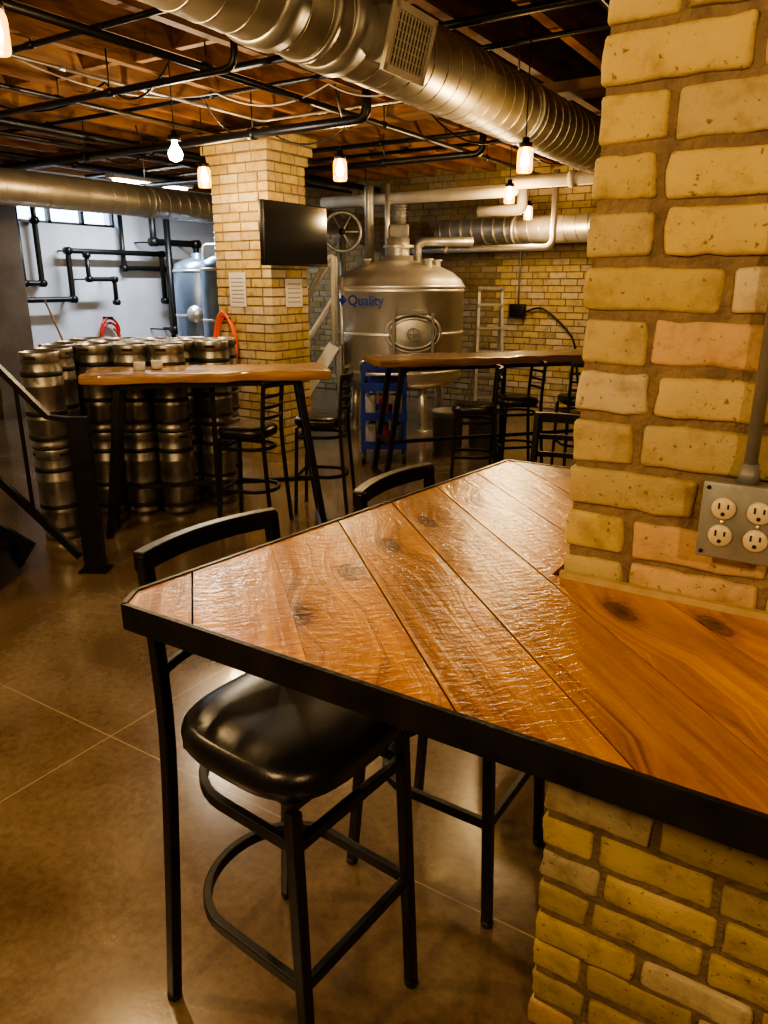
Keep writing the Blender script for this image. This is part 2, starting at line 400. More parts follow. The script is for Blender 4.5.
def pipe(name, pts, r, mat, fil=.06, hang=True):
    b = MB(); b.tube(fillet(pts, fil), r, mat, 12)
    P = [Vector(p) for p in pts]
    for a, c in zip(P[:-1], P[1:]):
        L = (c-a).length; d = (c-a).normalized()
        if abs(d.z) > .5: continue
        t = .6
        while t < L:
            q = a+d*t
            b.tube([q-d*.03, q+d*.03], r*1.25, mat, 12)
            if hang and q.z > 2 and abs(q.y-5.56) > .15: b.tube([q, (q.x, q.y, 2.869)], .005, M_frame, 6)
            t += 1.9
    return b.obj(name)
M_cop = simple('copper', (.58, .34, .17), (.40, .21, .1), .4, .6)
for yy, r in ((2.95, .016), (3.9, .022), (4.35, .016), (6.6, .022), (7.1, .018)):
    pipe('sprinkler_pipe', [(-8.6, yy, 2.835), (2.9, yy, 2.835)], r, M_black)
for yy, r, zz_ in ((4.55, .032, 2.60), (6.35, .03, 2.62), (3.3, .02, 2.64)):
    pipe('sprinkler_pipe', [(-8.4, yy, zz_), (-3.0, yy, zz_), (-3.0, yy, 2.86)], r, M_black, .08)
for xx, r in ((-3.4, .022), (-7.2, .03), (-1.15, .022), (-5.75, .035), (-.75, .015), (-6.2, .018), (-4.75, .015)):
    pipe('sprinkler_pipe', [(xx, 1.0, 2.73), (xx, 9.0 if xx > -4 or xx < -5.5 else 5.1, 2.73)], r, M_black)
pipe('copper_pipe', [(-6.5, 2.35, 2.832), (-1.2, 2.35, 2.832)], .03, M_cop)
pipe('conduit_run', [(-4.3, 2.6, 2.786), (-4.3, 5.0, 2.786), (-2.6, 5.0, 2.786), (-2.6, 7.3, 2.786)], .011, M_galv, .06, False)
pipe('conduit_run', [(-2.75, 2.2, 2.786), (-2.75, 7.0, 2.786)], .011, M_galv, .06, False)
def cable(name, P, mat, r=.006, sag=.10):
    b = MB(); pts = []
    for a, c in zip(P[:-1], P[1:]):
        a = Vector(a); c = Vector(c)
        for k in range(10):
            t = k/10; q = a.lerp(c, t); q.z -= sag*4*t*(1-t); pts.append(q)
    pts.append(Vector(P[-1])); b.tube(pts, r, mat, 6); return b.obj(name)
cable('lighting_cable', [(-4.35, 2.9, 2.80), (-4.0, 4.2, 2.80), (-3.2, 4.4, 2.80), (-2.5, 4.5, 2.80)], M_paper, .005, .10)
cable('lighting_cable', [(-4.1, 4.15, 2.79), (-4.45, 5.2, 2.79), (-3.6, 5.3, 2.79), (-3.15, 4.4, 2.79)], M_black, .007, .16)
cable('lighting_cable', [(-6.3, 2.7, 2.80), (-5.4, 3.3, 2.80), (-4.4, 3.6, 2.80), (-3.7, 3.5, 2.80)], M_black, .007, .14)
cable('lighting_cable', [(-3.0, 5.4, 2.78), (-2.8, 6.5, 2.78), (-2.75, 8.0, 2.78)], M_black, .007, .14)
cable('lighting_cable', [(-7.0, 4.2, 2.80), (-6.4, 5.0, 2.79), (-5.6, 5.1, 2.79), (-5.3, 4.6, 2.79)], M_black, .007, .18)

# spiral ducts -------------------------------------------------------
def duct(p0, p1, r, pitch=.11, hang=True, collars=()):
    p0 = Vector(p0); p1 = Vector(p1); d = (p1-p0); L = d.length; d.normalize()
    b = MB(); rot = d.to_track_quat('Z', 'Y').to_matrix()
    b.lathe([(r, 0), (r, L)], M_duct, p0, 48, rot)
    pts = []; n = int(L/pitch*30)
    for i in range(n):
        t = i/30; a = 2*math.pi*t; pts.append(p0+rot @ Vector((math.cos(a)*r, math.sin(a)*r, t*pitch)))
    b.tube(pts, .0034, M_duct, 5)
    for cpos in collars:
        b.lathe([(r, cpos-.06), (r+.014, cpos-.055), (r+.014, cpos+.055), (r, cpos+.06)], M_galv, p0, 48, rot)
    if hang:
        t = 1.0
        while t < L:
            q = p0+d*t
            b.lathe([(r+.004, t-.015), (r+.008, t-.015), (r+.008, t+.015), (r+.004, t+.015)], M_galv, p0, 48, rot)
            b.tube([q+Vector((0, 0, r)), (q.x, q.y, 2.869)], .006, M_galv, 6)
            t += 2.1
    return b
DX, DZ, DR = -2.0, 2.57, .18
b = duct((DX, -.5, DZ), (DX, 7.2, DZ), DR, .13, True, (2.86, 3.26))
rm = Matrix.Rotation(math.radians(16), 3, 'Y')
cen = Vector((DX, 3.00, DZ))
def L2(p): return cen+rm @ Vector(p)
b.box(L2((.18, 0, 0)), (.12, .28, .20), M_galv, rm)
fr = .245
for (yy, zz, dy_, dz_) in ((0, .11, .33, .028), (0, -.11, .33, .028), (.15, 0, .028, .24), (-.15, 0, .028, .24)):
    b.box(L2((fr, yy, zz)), (.018, dy_, dz_), M_pipew, rm)
b.box(L2((fr-.004, 0, 0)), (.008, .28, .20), M_dark, rm)
for i in range(11): b.box(L2((fr+.002, -.125+.025*i, 0)), (.012, .005, .20), M_pipew, rm)
for i in range(7): b.box(L2((fr+.001, 0, -.09+.03*i)), (.008, .28, .004), M_pipew, rm)
b.obj('spiral_duct')
duct((-6.5, .5, 2.36), (-6.5, 9.0, 2.36), .15, .14).obj('spiral_duct')
duct((-4.6, 8.6, 2.14), (3.0, 8.6, 2.14), .15, .14).obj('spiral_duct')
pipe('insulated_pipe', [(-5.6, 7.55, 2.45), (-3.2, 7.55, 2.45), (-3.2, 7.55, 2.52), (3.0, 7.55, 2.52)], .062, M_pipew, .03)
pipe('insulated_pipe', [(-3.75, 7.9, 2.30), (-3.25, 7.9, 2.30), (-3.25, 7.9, 2.6)], .055, M_pipew, .05, False)
pipe('steam_pipe', [(-4.9, 8.2, 1.93), (-3.0, 8.2, 1.93), (-3.0, 8.2, 2.7)], .035, M_steel, .1, False)

# ------------------------------------------------------------------ near table
TZ = 1.07; YN = .703
T0, T1, T2, T3 = (-.984, YN), (-.824, 1.99), (1.35, 1.99), (1.35, YN)
nd = Vector((.692, .722)).normalized(); gd = Vector((.722, -.692)).normalized()
def clip(poly, p, n):
    out = []
    for i in range(len(poly)):
        a, c = poly[i], poly[(i+1) % len(poly)]
        da = (a-p).dot(n); dc = (c-p).dot(n)
        if da >= 0: out.append(a)
        if (da > 0 and dc < 0) or (da < 0 and dc > 0): out.append(a+(c-a)*(da/(da-dc)))
    return out
def V2(p): return Vector((p[0], p[1]))
b = MB(); b.uv = {}
fw = .009
tl = V2(T1)-V2(T0); ln = Vector((tl.y, -tl.x)).normalized(); tlu = tl.normalized()
cha, chb = V2(T0)+Vector((.038, 0)), V2(T0)+tlu*.052
chd = (cha-chb).normalized(); chn = Vector((-chd.y, chd.x))
outer = [(V2(T0)+ln*fw, ln), (V2((0, YN+fw)), Vector((0, 1))), (V2((0, 1.99-fw)), Vector((0, -1))), (V2((1.35-fw, 0)), Vector((-1, 0))), (cha+chn*fw, chn)]
regions = [[(Vector((0, PY0-.010)), Vector((0, -1)))],
           [(Vector((0, PY0-.010)), Vector((0, 1))), (Vector((PX0-.016, 0)), Vector((-1, 0)))],
           [(Vector((0, PY0-.010)), Vector((0, 1))), (Vector((PX1+.012, 0)), Vector((1, 0)))],
           [(Vector((0, PY1+.012)), Vector((0, 1))), (Vector((PX0-.016, 0)), Vector((1, 0))), (Vector((PX1+.012, 0)), Vector((-1, 0)))]]
seams = [-.34, -.185, -.035, .118, .276, .425, .572]
while seams[-1] < 2.6: seams.append(seams[-1]+.15)
tones = {2: 1.05, 3: .98, 4: .86, 5: .80, 6: .98, 7: 1.18, 8: .95, 9: 1.1}
for kk in range(len(seams)-1):
    s0, s1 = seams[kk], seams[kk+1]
    tone = tones.get(kk, random.uniform(.85, 1.15)); warm = random.uniform(-.05, .12)
    g0 = .0003 if kk == 3 else .0016; g1 = .0003 if kk == 2 else .0016
    col = (tone*(1+warm*.1), tone, tone*(1-warm)); uo = random.uniform(0, 40); dz = random.uniform(-.0008, .0008)
    for rg in regions:
        poly = [nd*(s0+g0)+gd*-4, nd*(s0+g0)+gd*4, nd*(s1-g1)+gd*4, nd*(s1-g1)+gd*-4]
        for p, n in outer+rg:
            if poly: poly = clip(poly, p, n)
        if len(poly) < 3: continue
        m = len(poly); vs = [(q.x, q.y, TZ+dz) for q in poly]+[(q.x, q.y, TZ-.032) for q in poly]
        f0 = len(b.f)
        b.add(vs, [tuple(range(m)), tuple(range(m, 2*m))[::-1]]+[(i, (i+1) % m, m+(i+1) % m, m+i) for i in range(m)], M_top, False, col)
        def fn(co, s0=s0, uo=uo):
            q = Vector((co.x, co.y)); return (q.dot(gd)+uo, q.dot(nd)-s0+uo*.37)
        for fi in range(f0, len(b.f)): b.uv[fi] = fn
loop = [cha, V2(T3), V2(T2), V2(T1), chb]
for i in range(len(loop)):
    a, c = loop[i], loop[(i+1) % len(loop)]; d = (c-a).normalized(); inn = Vector((-d.y, d.x))
    ai, ci = a+inn*.008, c+inn*.008
    vs = []
    for q in (a-d*.001, c+d*.001, ci, ai):
        vs += [(q.x, q.y, TZ-.043), (q.x, q.y, TZ+.002)]
    b.add(vs, [(0, 2, 3, 1), (2, 4, 5, 3), (4, 6, 7, 5), (6, 0, 1, 7), (1, 3, 5, 7), (0, 6, 4, 2)], M_frame)
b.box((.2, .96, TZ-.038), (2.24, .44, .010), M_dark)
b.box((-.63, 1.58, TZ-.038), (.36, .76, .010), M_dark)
for yy in (.84, 1.12): b.box((.22, yy, TZ-.063), (2.05, .04, .04), M_frame)
for xx in (-.74, -.45): b.box((xx, 1.5, TZ-.063), (.04, .85, .04), M_frame)
for xx in (-.30, .22):
    b.box((xx, 1.02, TZ-.098), (.04, .35, .03), M_frame)
    b.tube([(xx, 1.195, .78), (xx, .92, TZ-.10)], 0, M_frame, rect=(.03, .03), ref=(1, 0, 0))
b.box((1.25, 1.0, .49), (.05, .05, .98), M_frame); b.box((1.25, 1.9, .49), (.05, .05, .98), M_frame)
b.box(((PX0+PX1)/2, PY0-.012, TZ+.006), (PX1-PX0, .012, .012), M_trim)
b.obj('bar_table')

# ------------------------------------------------------------------ outlet box
fy = PY0-.006
b = MB(); ox = -.108; oz = 1.229
b.rbox((ox, fy-.022, oz), (.106, .044, .112), M_grey, .004, (4, 4, 4))
b.rbox((ox, fy-.047, oz), (.112, .006, .118), M_plate, .003, (4, 3, 4))
RX = Matrix.Rotation(math.radians(90), 3, 'X')
for sx in (-.024, .024):
    for sz in (-.021, .021):
        b.lathe([(.0168, 0), (.0168, .004), (.0155, .006), (.0001, .006)], M_ivory, (ox+sx, fy-.050, oz+sz), 24, RX)
        for q in (-.0062, .0062): b.box((ox+sx+q, fy-.0565, oz+sz+.004), (.0026, .001, .009 if q < 0 else .007), M_dark)
        b.lathe([(.003, 0), (.003, .001), (.0001, .001)], M_dark, (ox+sx, fy-.056, oz+sz-.008), 10, RX)
    b.lathe([(.003, 0), (.003, .002), (.0001, .0025)], M_steel, (ox+sx, fy-.050, oz), 10, RX)
for sx in (-.048, .048):
    for sz in (-.05, .05): b.lathe([(.003, 0), (.003, .002), (.0001, .0025)], M_dark, (ox+sx, fy-.050, oz+sz), 10, RX)
b.lathe([(.015, 0), (.015, .02), (.012, .022), (.012, .03)], M_grey, (ox+.0, fy-.022, oz+.056), 16)
b.tube([(ox+.0, fy-.022, oz+.085), (ox+.0, fy-.022, ZC-.26)], .0095, M_plate, 14)
b.box((ox+.0, fy-.011, 1.86), (.06, .014, .02), M_galv)
b.obj('outlet_box')

# ------------------------------------------------------------------ bar stool (faces +x)
def stool():
    b = MB(); K = M_black
    def outline(t, s):
        c, sn = math.cos(t), math.sin(t); e = 2/3.2
        x = math.copysign(abs(c)**e, c)*.192*s; y = math.copysign(abs(sn)**e, sn)*.192*s
        return x+.004, y
    lay = [(.86, .694), (.96, .696), (1.0, .709), (1.01, .729), (.99, .744), (.93, .757), (.80, .765), (.55, .769), (.28, .767), (.001, .765)]
    n = 48; vs = []; fs = []
    for s, z in lay:
        for i in range(n):
            x, y = outline(2*math.pi*i/n, s); vs.append((x, y, z))
    for k in range(len(lay)-1):
        for i in range(n):
            j = (i+1) % n; fs.append((k*n+i, k*n+j, (k+1)*n+j, (k+1)*n+i))
    fs.append(tuple(range(n))[::-1]); b.add(vs, fs, M_vinyl, True)
    b.box((0, 0, .687), (.31, .31, .016), K)
    w = .025
    def bez(pts, m=14):
        out = []
        P = [Vector(p) for p in pts]
        for i in range(len(P)-1):
            p0 = P[max(i-1, 0)]; p1 = P[i]; p2 = P[i+1]; p3 = P[min(i+2, len(P)-1)]
            q = m//(len(P)-1)+1
            for k in range(q):
                t = k/q
                out.append(.5*((2*p1)+(-p0+p2)*t+(2*p0-5*p1+4*p2-p3)*t*t+(-p0+3*p1-3*p2+p3)*t**3))
        out.append(P[-1]); return out
    for s in (-1, 1):
        b.tube(bez([(-.232, s*.184, 0), (-.205, s*.175, .35), (-.186, s*.168, .66), (-.188, s*.166, .84), (-.206, s*.164, 1.085)]), 0, K, rect=(w, w), ref=(1, 0, 0))
        b.tube([(.182, s*.172, 0), (.155, s*.162, .685)], 0, K, rect=(w, w), ref=(1, 0, 0))
        for zx in (-.232, .182):
            b.lathe([(.016, 0), (.017, .012), (.013, .018)], M_rubber, (zx, s*(.184 if zx < 0 else .172), 0), 12)
    def ring(z, xf, xr, hw, th):
        pts = [(xf, -hw, z)]
        for k in range(19):
            a = -math.pi/2-math.pi*k/18
            pts.append((xr+.13+.13*math.cos(a)*1.15, hw*math.sin(a), z))
        pts.append((xf, hw, z))
        b.tube(pts, 0, K, rect=(th[0], th[1]), ref=(0, 0, 1)); b.tube([(xf, -hw, z), (xf, hw, z)], 0, K, rect=th, ref=(0, 0, 1))
    ring(.30, .170, -.185, .168, (.018, .026)); ring(.610, .158, -.170, .162, (.018, .024))
    def slat(z, x, h, th=.014, bow=.04, hw=.166):
        pts = []
        for k in range(13):
            u = -1+2*k/12; pts.append((x-bow*(1-u*u), hw*u, z))
        b.tube(pts, 0, K, rect=(th, h), ref=(0, 0, 1))
    slat(1.072, -.205, .040, .026, .034, .176)
    slat(.990, -.200, .022); slat(.915, -.195, .022); slat(.840, -.190, .022)
    return b
st = stool().obj('bar_stool', (*W(-.185, 1.300), 0), math.radians(-5), bevel=.003)
inst(st, (*W(.205, 1.735), 0), math.radians(-1))
inst(st, (*W(.66, 2.76), 0), math.radians(-90), .97)
inst(st, (*W(-.88, 4.76), 0), math.radians(32.2+165), .895)
inst(st, (*W(-.44, 5.14), 0), math.radians(32.2+172), .895)
inst(st, (*W(.70, 5.76), 0), math.radians(32.2+175), .87)
inst(st, (*W(1.10, 6.14), 0), math.radians(32.2+190), .87)
inst(st, (*W(1.64, 6.2), 0), math.radians(32.2+95), .87)

# ------------------------------------------------------------------ live-edge tables
def slab_table(L, D, H, mat, seed):
    b = MB()
    b.rbox((L/2, D/2, H-.035), (L, D, .06), mat, .008, (46, 9, 4), .010, 7, seed)
    K = M_black; t = H-.07
    for x0, x1 in ((.06, .20), (L-.06, L-.20)):
        for y in (.08, D-.08):
            b.tube([(x0, y, 0), (x1, y, t)], 0, K, rect=(.04, .04), ref=(0, 1, 0))
        b.tube([(x0, .06, .02), (x0, D-.06, .02)], 0, K, rect=(.04, .04))
        b.tube([(x1, .06, t-.015), (x1, D-.06, t-.015)], 0, K, rect=(.04, .03))
        xm = x0+(x1-x0)*.3
        b.tube([(xm, .08, .32), (xm, D-.08, .32)], 0, K, rect=(.03, .03))
    for y in (.08, D-.08):
        b.tube([(.19, y, t-.015), (L-.19, y, t-.015)], 0, K, rect=(.03, .03))
    b.tube([(.1, D-.08, .25), (L-.1, D-.08, .25)], 0, K, rect=(.03, .03))
    b.tube([(L*.5, D-.08, .0), (L*.5, D-.08, t)], 0, K, rect=(.035, .035), ref=(0, 1, 0))
    return b
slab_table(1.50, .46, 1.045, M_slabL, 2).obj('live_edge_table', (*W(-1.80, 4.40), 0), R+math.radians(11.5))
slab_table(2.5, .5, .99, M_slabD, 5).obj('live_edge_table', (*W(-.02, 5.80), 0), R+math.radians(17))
b = MB()
for dx, dy in ((-1.52, 4.66), (-1.44, 4.76)):
    p = W(dx, dy)
    b.lathe([(.028, 0), (.034, .004), (.036, .05), (.032, .05), (.03, .02), (.001, .02)], M_paper, (p[0], p[1], 1.043), 20)
b.obj('votive_candles')

# ------------------------------------------------------------------ kegs
b = MB()
b.lathe([(.088, 0), (.112, .004), (.114, .03), (.105, .045), (.106, .05), (.116, .07), (.117, .17), (.121, .178), (.121, .19), (.117, .198), (.117, .37),
         (.121, .378), (.121, .39), (.117, .398), (.117, .49), (.108, .515), (.109, .52), (.115, .53), (.116, .578), (.113, .585), (.107, .583), (.106, .535), (.085, .520), (.04, .530), (.001, .532)], M_keg, n=32)
b.lathe([(.030, .525), (.030, .56), (.022, .568), (.001, .568)], M_steel, n=16)
b.lathe([(.1185, .205), (.1195, .207), (.1195, .232), (.1185, .234)], M_rubber, n=32)
b.lathe([(.1172, .06), (.119, .062), (.119, .085), (.1172, .087)], M_rubber, n=32)
b.lathe([(.1172, .44), (.1195, .442), (.1195, .47), (.1172, .472)], M_rubber, n=32)
for i in range(3):
    a = i*2.094; b.box((math.cos(a)*.1145, math.sin(a)*.1145, .552), (.006, .07, .018), M_dark, Matrix.Rotation(a, 3, 'Z'))
pos = [(-2.07, 4.53), (-2.10, 4.79)]
for j in range(3):
    for i in range(5):
        if (j, i) == (0, 4): continue
        pos.append((-2.20+.245*i, 5.09+.26*j))
first = None
for (x, y) in pos:
    for lv in (0, 1):
        p = W(x+random.uniform(-.002, .002), y+random.uniform(-.008, .008)); l = (p[0], p[1], .587*lv)
        if first is None: first = b.obj('keg', l)
        else: inst(first, l, random.uniform(0, 6))

# ------------------------------------------------------------------ stair at left edge (local frame: x right, y away)
b = MB()
def zz(x, z0): return z0+(-1.80-x)*1.15
yy = 3.93
b.tube([(-3.4, yy, zz(-3.4, .88)), (-1.80, yy, .88), (-1.66, yy, .86)], 0, M_black, rect=(.04, .03))
b.tube([(-3.4, yy, zz(-3.4, .16)), (-1.72, yy, .08)], 0, M_black, rect=(.03, .04))
for i in range(5):
    x = -1.95-.26*i; b.tube([(x, yy, zz(x, .15)), (x, yy, zz(x, .88))], 0, M_black, rect=(.016, .016), ref=(1, 0, 0))
b.box((-1.64, yy, .44), (.11, .05, .88), M_black); b.box((-1.64, yy, .006), (.16, .12, .012), M_black)
for i in range(5):
    x = -2.17-.26*i; b.box((x, 3.50, .18+.19*i), (.27, .78, .035), M_black); b.box((x+.12, 3.50, .09+.19*i), (.012, .78, .17), M_black)
for y2 in (3.12, 3.88):
    b.tube([(-2.0, y2, .09), (-3.36, y2, 1.04)], 0, M_black, rect=(.03, .2))
b.obj('steel_stair', (0, 0, 0), R)

# ------------------------------------------------------------------ TV
b = MB(); tx, ty, tz = -4.30, 5.38, 1.955
b.rbox((tx, ty, tz), (.05, .88, .51), M_black, .008, (4, 4, 4))
b.box((tx+.026, ty, tz+.005), (.003, .85, .475), M_screen)
b.box((tx-.11, ty+.16, tz), (.18, .10, .06), M_black); b.box((-4.505, ty+.16, tz), (.02, .24, .30), M_black)
b.obj('wall_television')
b = MB(); b.box((-4.92, 5.290, 1.50), (.20, .004, .30), M_paper)
for i in range(7): b.box((-4.92, 5.287, 1.60-.035*i), (.15, .002, .010), M_ink)
b.obj('posted_notice')
b = MB(); b.box((-4.511, 5.60, 1.47), (.004, .24, .25), M_paper)
for i in range(5): b.box((-4.508, 5.60, 1.55-.04*i), (.002, .18, .010), M_ink)
b.obj('posted_notice')
b = MB()
b.tube([(-5.02, 5.27, 1.24), (-5.02, 5.20, 1.24), (-5.02, 5.19, 1.27)], .012, M_frame, 8)
for i in range(4):
    pts = []
    for k in range(28):
        a = 2*math.pi*k/28; pts.append((-5.02+math.cos(a)*(.10+.012*i), 5.215+.018*math.sin(a*2+i)-.012*i, 1.02+math.sin(a)*(.22+.02*i)))
    b.tube(pts, .012, M_orange, 8, True)
b.tube(fillet([(-5.10, 5.2, .95), (-5.16, 5.16, .6), (-5.2, 5.15, .2), (-5.1, 5.1, .02), (-4.8, 4.9, .015)], .1), .012, M_orange, 8)
b.obj('hose_coil')

# ------------------------------------------------------------------ brewing vessel
bx = MB(); r = .72
bx.lathe([(.001, .42), (.5, .44), (.68, .50), (r, .58), (r, 1.50), (r+.012, 1.505), (r+.012, 1.53), (r, 1.535), (.69, 1.59), (.60, 1.665), (.44, 1.735), (.25, 1.78), (.16, 1.79), (.16, 1.84), (.001, 1.84)], M_steel, n=64)
for z in (.62, 1.02, 1.46): bx.lathe([(r, z), (r+.008, z+.005), (r+.008, z+.03), (r, z+.035)], M_steel, n=64)
for a in (.5, 2.1, 3.7, 5.2):
    bx.tube([(math.cos(a)*.55, math.sin(a)*.55, .5), (math.cos(a)*.58, math.sin(a)*.58, 0)], .045, M_steel, 14)
    bx.lathe([(.08, 0), (.08, .012), (.001, .012)], M_steel, (math.cos(a)*.58, math.sin(a)*.58, 0), 16)
mw = (.14, -r-.0, 1.06)
for k, (w, h, d, th) in enumerate(((.28, .19, .0, .02), (.235, .15, -.05, .014))):
    pts = [(mw[0]+math.cos(a)*w, mw[1]+d+.06*abs(math.cos(a))**2*(.5), mw[2]+math.sin(a)*h) for a in [2*math.pi*i/32 for i in range(32)]]
    bx.tube(pts, th, M_galv, 8, True)
vs = [(mw[0], mw[1]-.085, mw[2])]+[(mw[0]+math.cos(a)*.225, mw[1]-.05+.03*abs(math.cos(a))**2, mw[2]+math.sin(a)*.145) for a in [2*math.pi*i/32 for i in range(32)]]
bx.add(vs, [(0, i+1, (i+1) % 32+1) for i in range(32)], M_galv, True)
bx.tube([(mw[0], mw[1]-.08, mw[2]), (mw[0], mw[1]-.15, mw[2])], .015, M_steel, 8)
bx.tube([(mw[0]+math.cos(a)*.06, mw[1]-.15, mw[2]+math.sin(a)*.06) for a in [2*math.pi*i/20 for i in range(20)]], .008, M_grey, 8, True)
bx.box((mw[0], mw[1]-.15, mw[2]), (.12, .01, .012), M_grey); bx.box((mw[0], mw[1]-.15, mw[2]), (.012, .01, .12), M_grey)
bx.box((mw[0]+.0, mw[1]-.02, mw[2]+.21), (.30, .05, .03), M_grey)
for s in (-.2, .2): bx.box((mw[0]+s, mw[1]-.03, mw[2]), (.03, .06, .40), M_grey)
bx.tube([(0, 0, 1.84), (0, 0, 2.02)], .12, M_steel, 24); bx.lathe([(.17, 1.92), (.17, 1.95), (.001, 1.95)], M_steel, n=24)
bx.rbox((0, 0, 2.09), (.22, .22, .14), M_grey, .02, (4, 4, 4)); bx.tube([(0, 0, 2.15), (0, 0, 2.36)], .075, M_grey, 20)
for i in range(6): bx.lathe([(.075, 2.19+.03*i), (.085, 2.192+.03*i), (.085, 2.20+.03*i), (.075, 2.202+.03*i)], M_grey, n=20)
bx.tube(fillet([(-.32, .1, 1.72), (-.32, .1, 2.55), (-.32, .45, 2.55)], .1), .05, M_galv, 14)
bx.tube(fillet([(-.12, .3, 1.76), (-.12, .3, 2.6)], .1), .03, M_steel, 14)
bx.tube(fillet([(.22, .35, 1.72), (.22, .35, 2.0), (.85, .35, 2.0)], .1), .05, M_galv, 14)
bx.tube([(-.60, -.52, 1.62), (-.60, -.52, .5)], .02, M_steel, 12)
for z in (1.5, .7): bx.box((-.56, -.48, z), (.10, .03, .03), M_steel, Matrix.Rotation(math.radians(40), 3, 'Z'))
for x, y in ((-.35, -.30), (.30, -.32), (.42, .05)):
    bx.lathe([(.05, 1.66), (.05, 1.78), (.065, 1.785), (.065, 1.80), (.001, 1.80)], M_galv, (x, y, 0), 18)
tank = bx.obj('brewing_vessel', (*W(.16, 8.55), 0), R)
tcu = bpy.data.curves.new('vessel_label', 'FONT'); tcu.body = 'Quality'; tcu.size = .14; tcu.extrude = .001; tcu.offset = .002
tcu.materials.append(M_blue)
to = bpy.data.objects.new('vessel_label', tcu); scene.collection.objects.link(to); to.parent = tank
a = math.radians(-27); to.location = (-.53, -.625, 1.34); to.rotation_euler = (math.radians(90), 0, a)
lb = MB(); lb.lathe([(.001, 0), (.05, .0), (.05, .003), (.001, .003)], M_blue, n=4, rot=Matrix.Rotation(math.radians(90), 3, 'X')); lo = lb.obj('vessel_logo', (-.585, -.60, 1.39), a, parent=tank)

b = MB(); p = W(-.50, 9.45)
c = Vector((0, 0, 2.14))
b.tube([(math.cos(a)*.22, 0, math.sin(a)*.22+c.z) for a in [2*math.pi*i/32 for i in range(32)]], .024, M_galv, 10, True)
for i in range(3):
    a = math.pi*i/3; b.tube([(math.cos(a)*.22, 0, c.z+math.sin(a)*.22), (-math.cos(a)*.22, 0, c.z-math.sin(a)*.22)], .012, M_galv, 8)
b.lathe([(.04, -.05), (.04, .05), (.001, .05)], M_frame, (0, 0, c.z), 16, Matrix.Rotation(math.radians(90), 3, 'X'))
b.tube([(0, .06, 0), (0, .06, c.z)], .04, M_grey, 14); b.box((0, .06, .01), (.2, .2, .02), M_grey)
b.obj('valve_wheel_stand', (p[0], p[1], 0), R)
b = MB()
for s in (0, .5):
    b.tube([(-.25, s, 0), (.35, s, .95)], 0, M_rail, rect=(.04, .12), ref=(0, 0, 1))
    b.tube(fillet([(-.25, s, .05), (-.25, s, .95), (.35, s, 1.85), (.35, s, .95)], .08), .022, M_rail, 10)
    b.tube([(-.25, s, .5), (.35, s, 1.42)], .018, M_rail, 8)
    b.tube([(.05, s, .45), (.05, s, 1.39)], .018, M_rail, 8)
for i in range(5): b.box((-.19+.12*i, .25, .16+.19*i), (.16, .5, .03), M_galv)
b.box((.40, .25, .47), (.05, .45, .94), M_grey)
b.obj('platform_stairs', (*W(-.86, 7.72), 0), R)
b = MB()
for s in (-.16, .16):
    b.tube([(s, -.1, 0), (s*.8, .12, 1.5)], 0, M_galv, rect=(.03, .05), ref=(0, 1, 0)); b.tube([(s, .5, 0), (s*.8, .14, 1.48)], 0, M_galv, rect=(.02, .03), ref=(0, 1, 0))
for i in range(5): b.box((0, -.06+.035*i, .28+.26*i), (.29, .08, .025), M_galv)
b.box((0, .13, 1.5), (.3, .16, .03), M_grey)
b.obj('step_ladder', (*W(1.22, 8.7), 0), R)
b = MB(); b.rbox((-3.75, YF-.06, 1.22), (.20, .10, .16), M_black, .01, (4, 4, 4))
b.tube(fillet([(-3.66, YF-.05, 1.2), (-3.45, YF-.05, 1.28), (-3.2, YF-.04, 1.1), (-3.0, YF-.04, .9), (-2.9, YF-.04, .3)], .12), .012, M_black, 8)
b.tube([(-3.75, YF-.05, 1.3), (-3.75, YF-.05, 2.7)], .012, M_galv, 8); b.obj('junction_box')

b = MB()
for z in (.14, .40, .66, .82):
    b.box((0, 0, z), (.40, .50, .015), M_blue)
    for s in (-1, 1): b.box((s*.2, 0, z+.03), (.012, .50, .07), M_blue); b.box((0, s*.25, z+.03), (.40, .012, .07), M_blue)
for sx in (-.185, .185):
    for sy in (-.235, .235):
        b.box((sx, sy, .48), (.03, .03, .76), M_blue)
        b.lathe([(.001, -.015), (.05, -.015), (.05, .015), (.001, .015)], M_rubber, (sx, sy, .05), 16, Matrix.Rotation(math.radians(90), 3, 'Y'))
b.tube(fillet([(-.2, -.25, .85), (-.2, -.33, .92), (.2, -.33, .92), (.2, -.25, .85)], .04), .012, M_steel, 8)
for i, m in enumerate((M_paper, M_red, M_grey, M_paper, M_red, M_paper)):
    b.rbox((-.12+.12*(i % 3), -.05, .25+.26*(i//3)), (.09, .16, .18), m, .01, (3, 3, 3))
b.obj('utility_cart', (*W(.0, 6.75), 0), R)

b = MB(); b.lathe([(.001, 0), (.13, .0), (.15, .36), (.156, .365), (.156, .39), (.15, .39), (.14, .03), (.001, .03)], M_grey, n=24)
b.tube([(math.cos(t)*.155, 0, .34-math.sin(t)*.12) for t in [math.pi*k/12 for k in range(13)]], .004, M_steel, 6)
pl = b.obj('plastic_pail', (*W(.62, 7.1), 0)); inst(pl, (*W(.98, 7.2), 0))

